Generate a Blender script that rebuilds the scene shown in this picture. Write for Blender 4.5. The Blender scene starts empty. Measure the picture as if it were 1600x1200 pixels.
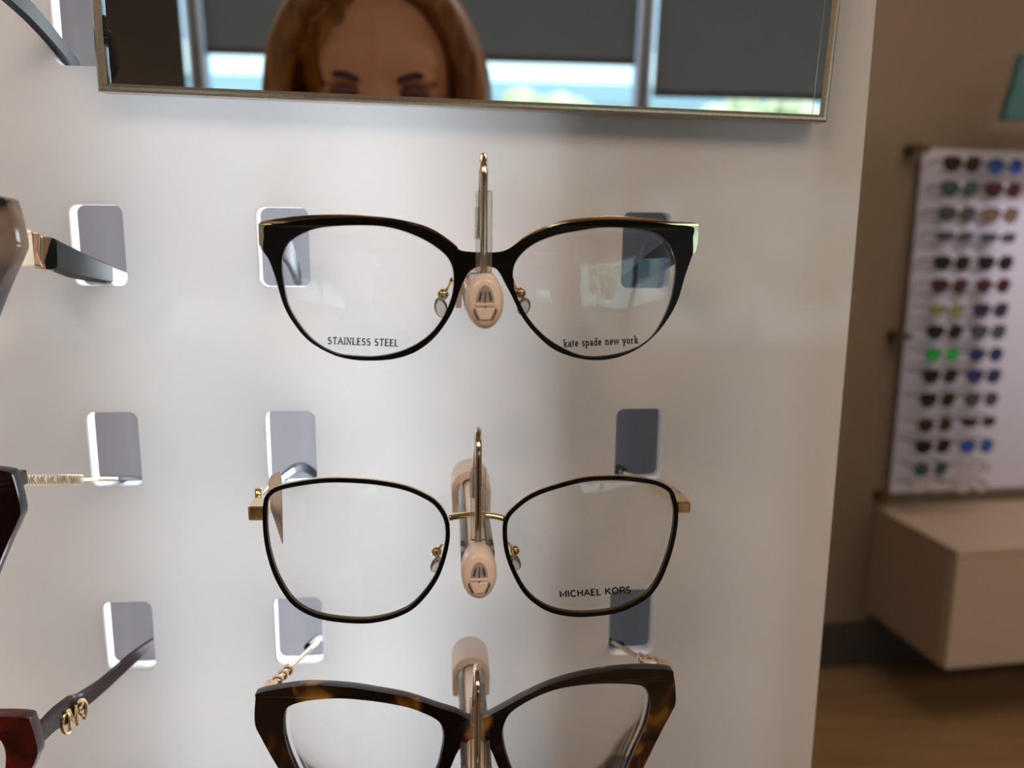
import bpy, bmesh, math, random
from mathutils import Vector, Matrix, Euler
from mathutils.geometry import tessellate_polygon
S = bpy.context.scene
C = S.collection
random.seed(7)

# ---------------------------------------------------------------- camera, world, light, exposure
F = 1250.0
YAW, PITCH, ROLL = map(math.radians, (4.651, 10.242, 0.601))
CAM = Vector((0.0, -0.320, 1.500))
fw = Vector((math.sin(YAW) * math.cos(PITCH), math.cos(YAW) * math.cos(PITCH), -math.sin(PITCH)))
r0 = Vector((math.cos(YAW), -math.sin(YAW), 0)); u0 = r0.cross(fw)
RI = math.cos(ROLL) * r0 + math.sin(ROLL) * u0
UP = -math.sin(ROLL) * r0 + math.cos(ROLL) * u0
cd = bpy.data.cameras.new('camera'); cam = bpy.data.objects.new('camera', cd); C.objects.link(cam)
cam.matrix_world = Matrix(((RI.x, UP.x, -fw.x, CAM.x), (RI.y, UP.y, -fw.y, CAM.y), (RI.z, UP.z, -fw.z, CAM.z), (0, 0, 0, 1)))
cd.sensor_width = 36; cd.lens = F / 1600 * 36; cd.clip_start = 0.01; cd.clip_end = 200
cd.dof.use_dof = True; cd.dof.focus_distance = 0.266; cd.dof.aperture_fstop = 8.5
S.camera = cam
S.view_settings.view_transform = 'Standard'; S.view_settings.look = 'None'
S.view_settings.gamma = 1; S.view_settings.use_curve_mapping = False
S.view_settings.exposure = 0.0
S.cycles.use_denoising = True
S.cycles.max_bounces = 10; S.cycles.transparent_max_bounces = 24; S.cycles.caustics_reflective = False; S.cycles.caustics_refractive = False
S.cycles.sample_clamp_indirect = 4.0

w = bpy.data.worlds.new('daylight_sky'); S.world = w; w.use_nodes = True
bg = w.node_tree.nodes['Background']; bg.inputs[0].default_value = (0.60, 0.78, 0.98, 1); bg.inputs[1].default_value = 1.8

def light(name, kind, loc, target, power, color, size=None, sizey=None, **k):
    d = bpy.data.lights.new(name, kind); o = bpy.data.objects.new(name, d); C.objects.link(o)
    d.energy = power; d.color = color
    if kind == 'AREA':
        d.shape = 'RECTANGLE'; d.size = size; d.size_y = sizey or size
    for a, b in k.items(): setattr(d, a, b)
    o.location = loc; o.rotation_euler = (Vector(target) - Vector(loc)).to_track_quat('-Z', 'Y').to_euler()
    return o
light('sun', 'SUN', (0, 3, 8), (0, -1.5, 2), 7.0, (1, 0.95, 0.85), angle=0.02)
WARM = (1.0, 0.78, 0.62); COOL = (0.86, 0.93, 1.0)
CEIL = [(-1.2, -1.6), (0.9, -1.6), (2.7, -1.6), (1.5, 1.2), (3.2, 1.2)]
for i, (x, y) in enumerate(CEIL):
    light('ceiling_lamp', 'AREA', (x, y, 2.74), (x, y, 0), (10 if y > 0 else (20 if x > 0 else 24)), WARM, 1.1, 1.1)
# LED strips and added fill strips in the light box behind the acrylic panel
light('led_or_fill_strip', 'AREA', (-0.028, 0.042, 1.33), (-0.028, 0.0, 1.33), 1.05, COOL, 0.052, 0.66)
light('led_or_fill_strip', 'AREA', (-0.103, 0.042, 1.33), (-0.103, 0.0, 1.33), 0.66, COOL, 0.036, 0.66)
light('led_or_fill_strip', 'AREA', (-0.200, 0.042, 1.33), (-0.200, 0.0, 1.33), 0.42, (1.0, 0.92, 0.85), 0.05, 0.66)  # fill added to brighten the left of the panel
light('led_or_fill_strip', 'AREA', (0.130, 0.042, 1.33), (0.130, 0.0, 1.33), 0.07, COOL, 0.03, 0.66)  # weak fill added to lift the dark right-hand slots
# unseen spot added to brighten the far sunglasses rack
light('rack_fill_spot', 'SPOT', (2.05, 1.2, 2.6), (2.0, 2.4, 1.28), 75, (0.90, 0.87, 1.0), spot_size=math.radians(38), spot_blend=1.0, shadow_soft_size=0.08)

# ---------------------------------------------------------------- rays: a pixel of the 1600x1200 frame to a point of the place
def ray(px, py): return ((px - 800) * RI - (py - 600) * UP + F * fw).normalized()
def at(px, py, y):
    d = ray(px, py); return CAM + d * ((y - CAM.y) / d.y)
def hit(px, py, p0, n):
    d = ray(px, py); return CAM + d * ((Vector(p0) - CAM).dot(n) / d.dot(n))

# ---------------------------------------------------------------- materials
def mat(name, col, rough=0.5, metal=0.0, spec=0.5, coat=0.0, emit=None, es=0.0, alpha=1.0, sub=0.0):
    m = bpy.data.materials.new(name); m.use_nodes = True
    b = m.node_tree.nodes['Principled BSDF']
    b.inputs['Base Color'].default_value = (*col, 1); b.inputs['Roughness'].default_value = rough
    b.inputs['Metallic'].default_value = metal; b.inputs['Specular IOR Level'].default_value = spec
    b.inputs['Coat Weight'].default_value = coat; b.inputs['Coat Roughness'].default_value = 0.05
    if emit: b.inputs['Emission Color'].default_value = (*emit, 1); b.inputs['Emission Strength'].default_value = es
    if sub: b.inputs['Subsurface Weight'].default_value = sub; b.inputs['Subsurface Scale'].default_value = 0.01
    return m
def nd(m, t, **k):
    n = m.node_tree.nodes.new(t)
    for a, b in k.items():
        if a in n.inputs: n.inputs[a].default_value = b
        else: setattr(n, a, b)
    return n
def lk(m, a, b): m.node_tree.links.new(a, b)
def noisy(m, c1, c2, scale, vec=None, detail=4, bump=0.0):
    tc = nd(m, 'ShaderNodeTexCoord'); mp = nd(m, 'ShaderNodeMapping'); lk(m, tc.outputs['Object'], mp.inputs['Vector'])
    mp.inputs['Scale'].default_value = vec or (1, 1, 1)
    n = nd(m, 'ShaderNodeTexNoise', Scale=scale, Detail=detail); lk(m, mp.outputs[0], n.inputs['Vector'])
    r = nd(m, 'ShaderNodeValToRGB'); r.color_ramp.elements[0].color = (*c1, 1); r.color_ramp.elements[1].color = (*c2, 1)
    r.color_ramp.elements[0].position = 0.3; r.color_ramp.elements[1].position = 0.7
    lk(m, n.outputs['Fac'], r.inputs[0]); b = m.node_tree.nodes['Principled BSDF']; lk(m, r.outputs[0], b.inputs['Base Color'])
    if bump:
        bp = nd(m, 'ShaderNodeBump', Strength=bump, Distance=0.002); lk(m, n.outputs['Fac'], bp.inputs['Height']); lk(m, bp.outputs[0], b.inputs['Normal'])
    return m
def tortoise(name, stops, scale, off=(0, 0, 0)):
    m = mat(name, (0, 0, 0), 0.16, 0, 0.4, 0.15)
    tc = nd(m, 'ShaderNodeTexCoord'); mp = nd(m, 'ShaderNodeMapping'); lk(m, tc.outputs['Object'], mp.inputs['Vector'])
    mp.inputs['Location'].default_value = off; mp.inputs['Scale'].default_value = (1, 1, 0.6)
    n = nd(m, 'ShaderNodeTexNoise', Scale=scale, Detail=2.0, Distortion=0.6); lk(m, mp.outputs[0], n.inputs['Vector'])
    r = nd(m, 'ShaderNodeValToRGB'); e = r.color_ramp.elements
    e[0].position, e[0].color = stops[0][0], (*stops[0][1], 1); e[1].position, e[1].color = stops[-1][0], (*stops[-1][1], 1)
    for p, c in stops[1:-1]: k = e.new(p); k.color = (*c, 1)
    lk(m, n.outputs['Fac'], r.inputs[0]); lk(m, r.outputs[0], m.node_tree.nodes['Principled BSDF'].inputs['Base Color'])
    return m
def glassy(name, tint=(0.97, 0.98, 0.98), rough=0.0, strength=1.0, body=None):
    m = bpy.data.materials.new(name); m.use_nodes = True; nt = m.node_tree; nt.nodes.clear()
    t = nd(m, 'ShaderNodeBsdfTransparent'); t.inputs[0].default_value = (*tint, 1)
    g = nd(m, 'ShaderNodeBsdfGlossy'); g.inputs['Roughness'].default_value = rough
    fr = nd(m, 'ShaderNodeFresnel', IOR=1.5); mx = nd(m, 'ShaderNodeMixShader'); o = nd(m, 'ShaderNodeOutputMaterial')
    mu = nd(m, 'ShaderNodeMath'); mu.operation = 'MULTIPLY'; mu.inputs[1].default_value = strength; lk(m, fr.outputs[0], mu.inputs[0])
    lk(m, mu.outputs[0], mx.inputs[0]); lk(m, t.outputs[0], mx.inputs[1]); lk(m, g.outputs[0], mx.inputs[2])
    last = mx
    if body:
        d = nd(m, 'ShaderNodeBsdfDiffuse'); d.inputs[0].default_value = (*body[0], 1); m2 = nd(m, 'ShaderNodeMixShader'); m2.inputs[0].default_value = body[1]
        lk(m, mx.outputs[0], m2.inputs[1]); lk(m, d.outputs[0], m2.inputs[2]); last = m2
    lk(m, last.outputs[0], o.inputs[0]); return m

M = {}
def acrylic():
    m = mat('frosted_acrylic', (0.74, 0.72, 0.70), 0.07, 0, 0.55)
    b = m.node_tree.nodes['Principled BSDF']; o = m.node_tree.nodes['Material Output']
    t = nd(m, 'ShaderNodeBsdfTranslucent'); t.inputs[0].default_value = (0.9, 0.9, 0.9, 1)
    mx = nd(m, 'ShaderNodeMixShader'); mx.inputs[0].default_value = 0.35
    lk(m, b.outputs[0], mx.inputs[1]); lk(m, t.outputs[0], mx.inputs[2]); lk(m, mx.outputs[0], o.inputs[0]); return m
M['panel'] = acrylic()
M['panel_edge'] = mat('edge_lit_acrylic', (0.9, 0.92, 0.95), 0.3, emit=(0.82, 0.92, 1.0), es=0.05)
M['back'] = noisy(mat('grey_backboard', (0.3, 0.3, 0.33), 0.35), (0.155, 0.152, 0.172), (0.195, 0.190, 0.215), 60, (1, 1, 0.08))
M['mirror'] = mat('mirror_silver', (0.93, 0.94, 0.95), 0.0, 1.0)
M['brushed'] = noisy(mat('brushed_bronze', (0.5, 0.45, 0.36), 0.3, 1.0), (0.48, 0.42, 0.34), (0.62, 0.56, 0.46), 900, (1, 1, 1))
M['black'] = mat('black_enamel', (0.006, 0.005, 0.005), 0.3, 0, 0.12)
M['black_plastic'] = mat('black_acetate', (0.008, 0.009, 0.011), 0.42, 0, 0.18)
M['slate'] = mat('slate_acetate', (0.012, 0.016, 0.021), 0.45, 0, 0.18)
M['gold'] = mat('polished_gold', (0.93, 0.72, 0.42), 0.09, 1.0)
M['pale_gold'] = mat('pale_gold', (0.86, 0.74, 0.54), 0.28, 1.0)
M['gold_engrave'] = mat('engraved_gold', (0.30, 0.20, 0.09), 0.4, 0.6)
M['rose'] = mat('rose_gold', (0.80, 0.55, 0.42), 0.2, 1.0)
M['chrome'] = mat('gilded_steel_wire', (0.62, 0.52, 0.40), 0.10, 1.0)
M['cream'] = mat('cream_plastic', (0.86, 0.71, 0.60), 0.35, 0, 0.5, 0.2)
M['cream_dark'] = mat('cream_recess', (0.42, 0.35, 0.32), 0.5)
M['slit'] = mat('dark_gap', (0.03, 0.03, 0.035), 0.6)
M['clear'] = glassy('clear_acrylic', (0.93, 0.92, 0.90), 0.02, 1.6, ((0.85, 0.8, 0.75), 0.10))
M['lens'] = glassy('demo_lens', (0.985, 0.99, 0.99), 0.0, 0.9)
M['pad'] = glassy('silicone_pad', (0.93, 0.9, 0.87), 0.05, 1.8, ((0.9, 0.85, 0.8), 0.10))
M['ink'] = mat('black_print', (0.004, 0.004, 0.008), 0.5)
M['tort'] = tortoise('dark_tortoiseshell', [(0.0, (0.004, 0.003, 0.003)), (0.57, (0.008, 0.004, 0.003)), (0.63, (0.05, 0.018, 0.005)), (0.74, (0.34, 0.17, 0.02))], 75)
M['tort_amber'] = tortoise('amber_tortoiseshell', [(0.0, (0.008, 0.004, 0.003)), (0.44, (0.012, 0.005, 0.003)), (0.52, (0.14, 0.042, 0.008)), (0.68, (0.27, 0.17, 0.05))], 60, (0.3, 0.1, 0))
M['burgundy'] = mat('deep_burgundy_acetate', (0.010, 0.0025, 0.003), 0.15, 0, 0.4, 0.1)
M['red_tort'] = tortoise('red_tortoiseshell', [(0.0, (0.008, 0.001, 0.001)), (0.48, (0.03, 0.002, 0.002)), (0.68, (0.11, 0.007, 0.005))], 90)
M['plum'] = mat('plum_acetate', (0.034, 0.012, 0.016), 0.30, 0, 0.3, 0.05)
M['lit_tip'] = mat('lit_white', (0.85, 0.85, 0.84), 0.35)  # white stands for LED light falling on a dark temple end
M['paper'] = mat('cream_paper', (0.80, 0.71, 0.64), 0.6)
M['wall_tan'] = noisy(mat('tan_wall', (0.4, 0.3, 0.2), 0.6), (0.185, 0.135, 0.088), (0.215, 0.16, 0.108), 3)
M['wall_pale'] = noisy(mat('pale_wall', (0.6, 0.55, 0.5), 0.6), (0.52, 0.48, 0.42), (0.56, 0.52, 0.46), 3)
M['ceil'] = mat('ceiling_paint', (0.75, 0.73, 0.70), 0.7)
M['skirt'] = mat('dark_skirting', (0.045, 0.036, 0.03), 0.5)
M['floor'] = noisy(mat('wood_floor', (0.2, 0.12, 0.05), 0.45), (0.20, 0.125, 0.06), (0.30, 0.19, 0.09), 5, (0.6, 5, 1), 5)
M['cab'] = mat('ivory_lacquer', (0.50, 0.40, 0.30), 0.4)
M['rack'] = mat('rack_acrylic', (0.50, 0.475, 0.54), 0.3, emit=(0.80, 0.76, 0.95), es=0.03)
M['knob'] = mat('brown_standoff', (0.12, 0.075, 0.04), 0.4, 0.6)
M['peg'] = mat('peg_highlight_white', (0.9, 0.9, 0.92), 0.2)
M['teal'] = mat('teal_sign', (0.035, 0.13, 0.135), 0.5)
M['shade'] = noisy(mat('roller_shade_fabric', (0.05, 0.06, 0.07), 0.8), (0.075, 0.085, 0.105), (0.10, 0.11, 0.13), 2.2)
def backlit(m, col, f):
    b = m.node_tree.nodes['Principled BSDF']; o = m.node_tree.nodes['Material Output']
    t = nd(m, 'ShaderNodeBsdfTranslucent'); t.inputs[0].default_value = (*col, 1); mx = nd(m, 'ShaderNodeMixShader'); mx.inputs[0].default_value = f
    lk(m, b.outputs[0], mx.inputs[1]); lk(m, t.outputs[0], mx.inputs[2]); lk(m, mx.outputs[0], o.inputs[0])
backlit(M['shade'], (0.185, 0.135, 0.118), 0.6)
M['shade_warm'] = noisy(mat('brown_shade_fabric', (0.05, 0.045, 0.04), 0.8), (0.045, 0.040, 0.034), (0.06, 0.052, 0.044), 2)
M['alu'] = mat('window_aluminium', (0.42, 0.52, 0.66), 0.35, 0.5)
M['dark_alu'] = mat('dark_mullion', (0.03, 0.035, 0.045), 0.4, 0.3)
M['pane'] = glassy('window_glass', (0.9, 0.97, 0.98), 0.0, 0.8)
M['street'] = mat('pale_pavement', (0.5, 0.52, 0.5), 0.8)
M['bldg'] = mat('pale_render', (0.70, 0.80, 0.82), 0.7)
M['bldg_band'] = mat('grey_fascia', (0.25, 0.38, 0.45), 0.6)
M['leaf'] = noisy(mat('hedge_leaf', (0.1, 0.2, 0.05), 0.7), (0.32, 0.36, 0.20), (0.54, 0.57, 0.38), 3)
M['skin'] = noisy(mat('skin', (0.5, 0.27, 0.17), 0.5, sub=0.1), (0.56, 0.28, 0.15), (0.62, 0.33, 0.19), 8)
M['hair'] = noisy(mat('auburn_hair', (0.16, 0.065, 0.02), 0.4), (0.075, 0.028, 0.007), (0.33, 0.14, 0.026), 40, (3, 3, 0.35), 3, 0.4)
M['brow'] = mat('brow_hair', (0.05, 0.02, 0.012), 0.7)
M['eyelid'] = mat('eye_socket_shadow', (0.13, 0.055, 0.045), 0.6)  # dark tone paints in the shadow of the eye sockets
M['eye'] = mat('eye_white', (0.7, 0.68, 0.65), 0.2)
M['iris'] = mat('iris', (0.04, 0.02, 0.01), 0.1)
M['lip'] = mat('lips', (0.45, 0.12, 0.10), 0.4)
M['shirt'] = mat('charcoal_knit', (0.05, 0.05, 0.06), 0.85)
M['jeans'] = mat('dark_denim', (0.03, 0.05, 0.10), 0.85)
M['shoe'] = mat('black_shoe', (0.02, 0.02, 0.02), 0.4)
M['phone'] = mat('graphite_phone', (0.03, 0.03, 0.035), 0.2, 0.3)
M['phone_glass'] = mat('black_glass', (0.005, 0.005, 0.006), 0.03)

# ---------------------------------------------------------------- mesh helpers
def obj(name, bm, m, parent=None, smooth=False, bevel=0, seg=2, recalc=True):
    if recalc: bmesh.ops.recalc_face_normals(bm, faces=bm.faces)
    me = bpy.data.meshes.new(name); bm.to_mesh(me); bm.free()
    o = bpy.data.objects.new(name, me); C.objects.link(o)
    for x in (m if isinstance(m, (list, tuple)) else [m]): me.materials.append(x)
    if smooth: me.polygons.foreach_set('use_smooth', [True] * len(me.polygons))
    if bevel:
        b = o.modifiers.new('bevel', 'BEVEL'); b.width = bevel; b.segments = seg; b.limit_method = 'ANGLE'; b.angle_limit = math.radians(40)
        b.harden_normals = False
    if parent is not None:
        o.parent = parent
        o.matrix_parent_inverse = parent.matrix_world.inverted() if parent.type != 'EMPTY' else Matrix.Translation(-parent.location)
    return o
def tag(o, label, cat, group=None, kind=None):
    o['label'] = label; o['category'] = cat
    if group: o['group'] = group
    if kind: o['kind'] = kind
    return o
def thing(name, label, cat, loc=(0, 0, 0), group=None):
    o = bpy.data.objects.new(name, None); C.objects.link(o); o.location = loc; o.empty_display_size = 0.02
    return tag(o, label, cat, group)
def struct(name, bm, m, **k):
    o = obj(name, bm, m, **k); o['kind'] = 'structure'; return o
def BM(): return bmesh.new()
def box(bm, x0, x1, y0, y1, z0, z1, mi=0, mx=None):
    v = [bm.verts.new((x, y, z)) for x in (x0, x1) for y in (y0, y1) for z in (z0, z1)]
    if mx is not None:
        for q in v: q.co = mx @ q.co
    for f in ((0, 1, 3, 2), (4, 6, 7, 5), (0, 4, 5, 1), (2, 3, 7, 6), (0, 2, 6, 4), (1, 5, 7, 3)):
        g = bm.faces.new([v[i] for i in f]); g.material_index = mi
    return bm
def hexa(bm, a, b):     # two quads of four points joined into a solid
    va = [bm.verts.new(p) for p in a]; vb = [bm.verts.new(p) for p in b]; n = len(va)
    bm.faces.new(va); bm.faces.new(vb[::-1])
    for i in range(n): bm.faces.new((va[i], va[(i + 1) % n], vb[(i + 1) % n], vb[i]))
    return bm
def cr(pts, n=6, closed=True):
    out = []; N = len(pts); P = [Vector(p) for p in pts]
    rng = range(N) if closed else range(N - 1)
    for i in rng:
        if closed: a, b, c, d = P[i - 1], P[i], P[(i + 1) % N], P[(i + 2) % N]
        else: a, b, c, d = P[max(i - 1, 0)], P[i], P[i + 1], P[min(i + 2, N - 1)]
        for k in range(n):
            t = k / n
            out.append(0.5 * ((2 * b) + (c - a) * t + (2 * a - 5 * b + 4 * c - d) * t * t + (3 * b - a - 3 * c + d) * t ** 3))
    if not closed: out.append(P[-1].copy())
    return out
def tube(bm, pts, rad, seg=10, flat=None, cap=True, mi=0):
    P = [Vector(p) for p in pts]; n = len(P)
    R = rad if isinstance(rad, (list, tuple)) else [rad] * n
    rings = []; ref = Vector((0, 0, 1))
    for i in range(n):
        t = (P[min(i + 1, n - 1)] - P[max(i - 1, 0)]).normalized()
        if i == 0:
            a = ref if abs(t.dot(ref)) < 0.9 else Vector((1, 0, 0))
            a = (a - t * a.dot(t)).normalized()
        else: a = (a - t * a.dot(t)).normalized()
        b = t.cross(a); ra = R[i] if not isinstance(R[i], tuple) else R[i][0]; rb = R[i] if not isinstance(R[i], tuple) else R[i][1]
        rings.append([bm.verts.new(P[i] + a * math.cos(q) * ra + b * math.sin(q) * rb) for q in [2 * math.pi * k / seg for k in range(seg)]])
    for i in range(n - 1):
        for k in range(seg):
            f = bm.faces.new((rings[i][k], rings[i][(k + 1) % seg], rings[i + 1][(k + 1) % seg], rings[i + 1][k])); f.material_index = mi
    if cap:
        for f in (bm.faces.new(rings[0][::-1]), bm.faces.new(rings[-1])): f.material_index = mi
    return bm
def ell(bm, c, r, seg=20, ring=12, mx=None):
    m = Matrix.Translation(c) @ (mx or Matrix()) @ Matrix.Diagonal((r[0], r[1], r[2], 1))
    bmesh.ops.create_uvsphere(bm, u_segments=seg, v_segments=ring, radius=1, matrix=m); return bm
def bar(bm, pts, hs, th, side=None):
    """flat bar swept along pts: height hs (vertical), thickness th (sideways), eight-sided section"""
    P = [Vector(p) for p in pts]; n = len(P); rings = []
    for i in range(n):
        t = (P[min(i + 1, n - 1)] - P[max(i - 1, 0)]).normalized()
        s = t.cross(Vector((0, 0, 1))).normalized() if side is None else Vector(side); u = s.cross(t).normalized()
        h = (hs[i] if isinstance(hs, (list, tuple)) else hs) / 2; q = (th[i] if isinstance(th, (list, tuple)) else th) / 2
        c = min(h, q) * 0.45
        rings.append([bm.verts.new(P[i] + s * a + u * b) for a, b in ((q, h - c), (q - c, h), (-q + c, h), (-q, h - c), (-q, -h + c), (-q + c, -h), (q - c, -h), (q, -h + c))])
    for i in range(n - 1):
        for k in range(8): bm.faces.new((rings[i][k], rings[i][(k + 1) % 8], rings[i + 1][(k + 1) % 8], rings[i + 1][k]))
    bm.faces.new(rings[0][::-1]); bm.faces.new(rings[-1]); return bm
def plate(bm, outer, holes, th, dirn=Vector((0, 1, 0)), wall_mi=0):
    """solid plate: outer and hole loops are 3D points on the front surface, thickness th along dirn"""
    loops = [outer] + holes
    tri = tessellate_polygon([[Vector((p.x, p.z, 0)) for p in l] for l in loops])
    flat = [p for l in loops for p in l]
    fv = [bm.verts.new(p) for p in flat]; bv = [bm.verts.new(p + dirn * th) for p in flat]
    for t in tri:
        try: bm.faces.new([fv[i] for i in t]); bm.faces.new([bv[i] for i in reversed(t)])
        except ValueError: pass
    s = 0
    for l in loops:
        n = len(l)
        for i in range(n):
            f = bm.faces.new((fv[s + i], fv[s + (i + 1) % n], bv[s + (i + 1) % n], bv[s + i])); f.material_index = wall_mi if l is not outer else 0; f.smooth = True
        s += n
    return bm
def rrect(cx, cz, w_, h_, r, y, n=6):
    out = []
    for sx, sz, a0 in ((1, 1, 0), (-1, 1, 90), (-1, -1, 180), (1, -1, 270)):
        for k in range(n + 1):
            a = math.radians(a0 + 90 * k / n); out.append(Vector((cx + sx * (w_ / 2 - r) + r * math.cos(a), y, cz + sz * (h_ / 2 - r) + r * math.sin(a))))
    return out

# ---------------------------------------------------------------- the room
RX0, RX1, RY0, H = -2.6, 4.6, -3.7, 2.8
AY = math.radians(5.0)                              # the far wall runs slightly away to the right
p = at(1300, 1040, 0); d = ray(1300, 1040); fp = CAM + d * (-CAM.z / d.z)          # foot of the far wall on the floor
FD = Vector((math.cos(AY), math.sin(AY), 0)); FN = Vector((-math.sin(AY), math.cos(AY), 0))
FARM = Matrix(((FD.x, FN.x, 0, fp.x), (FD.y, FN.y, 0, fp.y), (0, 0, 1, 0), (0, 0, 0, 1)))   # local x along the wall, -y into the room
def far(px, py, off=0.0):                           # point on the plane `off` in front of the far wall, in wall coordinates
    q = hit(px, py, fp - FN * off, FN); return FARM.inverted() @ q
struct('floor', box(BM(), RX0 - .3, RX1 + .3, RY0 - .1, 4.2, -0.05, 0), M['floor'])
struct('ceiling', box(BM(), RX0 - .3, RX1 + .3, RY0 - .1, 4.2, H, H + 0.05), M['ceil'])
struct('wall_left', box(BM(), RX0 - 0.1, RX0, RY0, 4.1, 0, H), M['wall_pale'])
struct('wall_right', box(BM(), RX1, RX1 + 0.1, RY0, 4.1, 0, H), M['wall_pale'])
struct('wall_back', box(BM(), -4.2, 4.2, 0, 0.1, 0, H, mx=FARM), M['wall_tan'])
struct('baseboard_back', box(BM(), -4.0, 4.0, -0.015, 0, 0, 0.165, mx=FARM), M['skirt'])
struct('wall_partition', box(BM(), RX0, 0.150, 0.100, 0.20, 0, H), M['wall_pale'])

# ---------------------------------------------------------------- light box with frosted panel and slots
PT = 0.0075; SW, SH = 0.0198, 0.0305
COLS = [-0.2756, -0.1324, -0.0633, 0.0796]
def row_top(r): return 1.5113 - 0.080 * r - (0.0022 if r >= 4 else 0)
slots = []
for ci, cx in enumerate(COLS):
    for r in range(-1, 7):
        if ci >= 2 and r < 0: continue
        slots.append(rrect(cx, row_top(r) - SH / 2, SW, SH, 0.0032, 0.0))
X0, X1, Z0, Z1 = -0.75, 0.1664, 0.82, 2.20
dp = thing('eyewear_display', 'frosted white acrylic eyewear display panel pierced by rows of rounded slots', 'display panel', (0, 0, Z0))
outer = [Vector((X0, 0, Z0)), Vector((X1, 0, Z0)), Vector((X1, 0, Z1)), Vector((X0, 0, Z1))]
bm = plate(BM(), outer, slots, PT, wall_mi=1)
obj('acrylic_sheet', bm, [M['panel'], M['panel_edge']], dp)
obj('added_baffle', box(BM(), 0.0440, 0.0465, PT + 1e-4, 0.0560, Z0 + .01, Z1 - .01), M['ceil'], dp)  # unseen baffle added to keep strip light off the panel's right side
obj('back_board', box(BM(), X0 + .01, 0.148, 0.086, 0.0999, Z0 + .01, Z1 - .01), M['back'], dp)
bm = box(BM(), 0.1485, 0.1560, PT + 1e-4, 0.0999, Z0 + .01, Z1 - .01)
box(bm, X0 + .0005, X0 + .0095, PT + 1e-4, 0.0999, Z0 + .01, Z1 - .01)
box(bm, X0 + .0005, 0.1560, PT + 1e-4, 0.0999, Z1 - .0098, Z1); box(bm, X0 + .0005, 0.1560, PT + 1e-4, 0.0999, Z0, Z0 + .0098)
obj('box_sides', bm, M['ceil'], dp)

# ---------------------------------------------------------------- mirror, hung a little askew and leaning forward
MY = -0.0115
mBL, mBR = at(152, 142, MY), at(1293, 191, MY)
mx_ = (mBR - mBL).normalized(); TILT = math.radians(2.95)
mz_ = Vector((-mx_.z, 0, mx_.x)); mn_ = Vector((0, -1, 0))
Rt = Matrix.Rotation(TILT, 3, mx_)                 # top comes forward
mz_ = Rt @ mz_; mn_ = Rt @ mn_
if mz_.y > 0: Rt = Matrix.Rotation(-2 * TILT, 3, mx_); mz_ = Rt @ mz_; mn_ = Rt @ mn_
MW = (mBR - mBL).length; MH = 0.36
MM = Matrix(((mx_.x, mn_.x, mz_.x, mBL.x), (mx_.y, mn_.y, mz_.y, mBL.y), (mx_.z, mn_.z, mz_.z, mBL.z), (0, 0, 0, 1)))
mr = thing('wall_mirror', 'rectangular mirror in slim bronze frame mounted above the top pair of glasses', 'mirror', mBL)
fwid = 0.0042
bm = BM()
def ring_at(ins, dy): return [MM @ Vector(q) for q in ((ins, dy, ins), (MW - ins, dy, ins), (MW - ins, dy, MH - ins), (ins, dy, MH - ins))]
prof = [(0.0, -0.009), (0.0, -0.0008), (0.0008, 0.0), (0.0016, 0.0), (0.0028, -0.0014), (0.0028, -0.009)]
rg = [[bm.verts.new(p) for p in ring_at(a, b)] for a, b in prof]
for i in range(len(prof)):
    A, B = rg[i], rg[(i + 1) % len(prof)]
    for k in range(4): bm.faces.new((A[k], A[(k + 1) % 4], B[(k + 1) % 4], B[k]))
obj('mirror_frame', bm, M['brushed'], mr)
a, b = ring_at(0.0028, -0.0016), ring_at(0.0028, -0.0088)
obj('mirror_glass', hexa(BM(), a, b), M['mirror'], mr)
for x0_, x1_, dd in ((.0029, .0044, -.0004), (MW - .0029, MW - .0058, -.0016)):
    q_ = [(x0_, -.0012 + dd, .0029), (x1_, -.0015, .0029), (x1_, -.0015, MH - .0029), (x0_, -.0012 + dd, MH - .0029)]
    obj('bevelled_edge', hexa(BM(), [MM @ Vector(v) for v in q_], [MM @ Vector((v[0], -.0030, v[2])) for v in q_]), M['mirror'], mr)
obj('mounting_block', hexa(BM(), [MM @ Vector(q) for q in ((.05, -.0091, .03), (MW - .05, -.0091, .03), (MW - .05, -.0091, MH - .03), (.05, -.0091, MH - .03))],
    [Vector((q.x, -0.0002, q.z)) for q in [MM @ Vector(q) for q in ((.05, -.0091, .03), (MW - .05, -.0091, .03), (MW - .05, -.0091, MH - .03), (.05, -.0091, MH - .03))]]), M['wall_pale'], mr)
MP0 = MM @ Vector((0, -0.0016, 0))
def mir(px, py, y):                                # what the mirror shows at this pixel, on the plane y
    h = hit(px, py, MP0, mn_); d = ray(px, py); d = d - 2 * d.dot(mn_) * mn_
    return h + d * ((y - h.y) / d.y)

# ---------------------------------------------------------------- window wall behind the camera
WY = RY0
sb1 = mir(860, 101, WY); sb2 = mir(1150, 156, WY)
xm = mir(1008, 60, WY).x; xl = mir(306, 60, WY).x; xr = mir(1300, 60, WY).x
zs1, zs2 = sb1.z, sb2.z
print('MIR', sb1, sb2, xm, xl, xr)
SILL = 0.95
wx = [RX0, -2.05, xl, xm, xm + 1.45, xm + 2.9, RX1 - 0.15]
struct('wall_front', box(box(BM(), RX0, RX1, WY - 0.1, WY, 0, SILL), RX0, RX1, WY - 0.1, WY, 2.62, H), M['wall_pale'])
struct('trim_1', box(BM(), RX0, RX1, WY - 0.02, WY + 0.06, SILL, SILL + 0.03), M['alu'])
for i in range(len(wx) - 1):
    a, b = wx[i] + 0.035, wx[i + 1] - 0.035
    struct('window_%d' % (i + 1), box(BM(), a, b, WY - 0.052, WY - 0.046, SILL + .03, 2.62), M['pane'])
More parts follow.
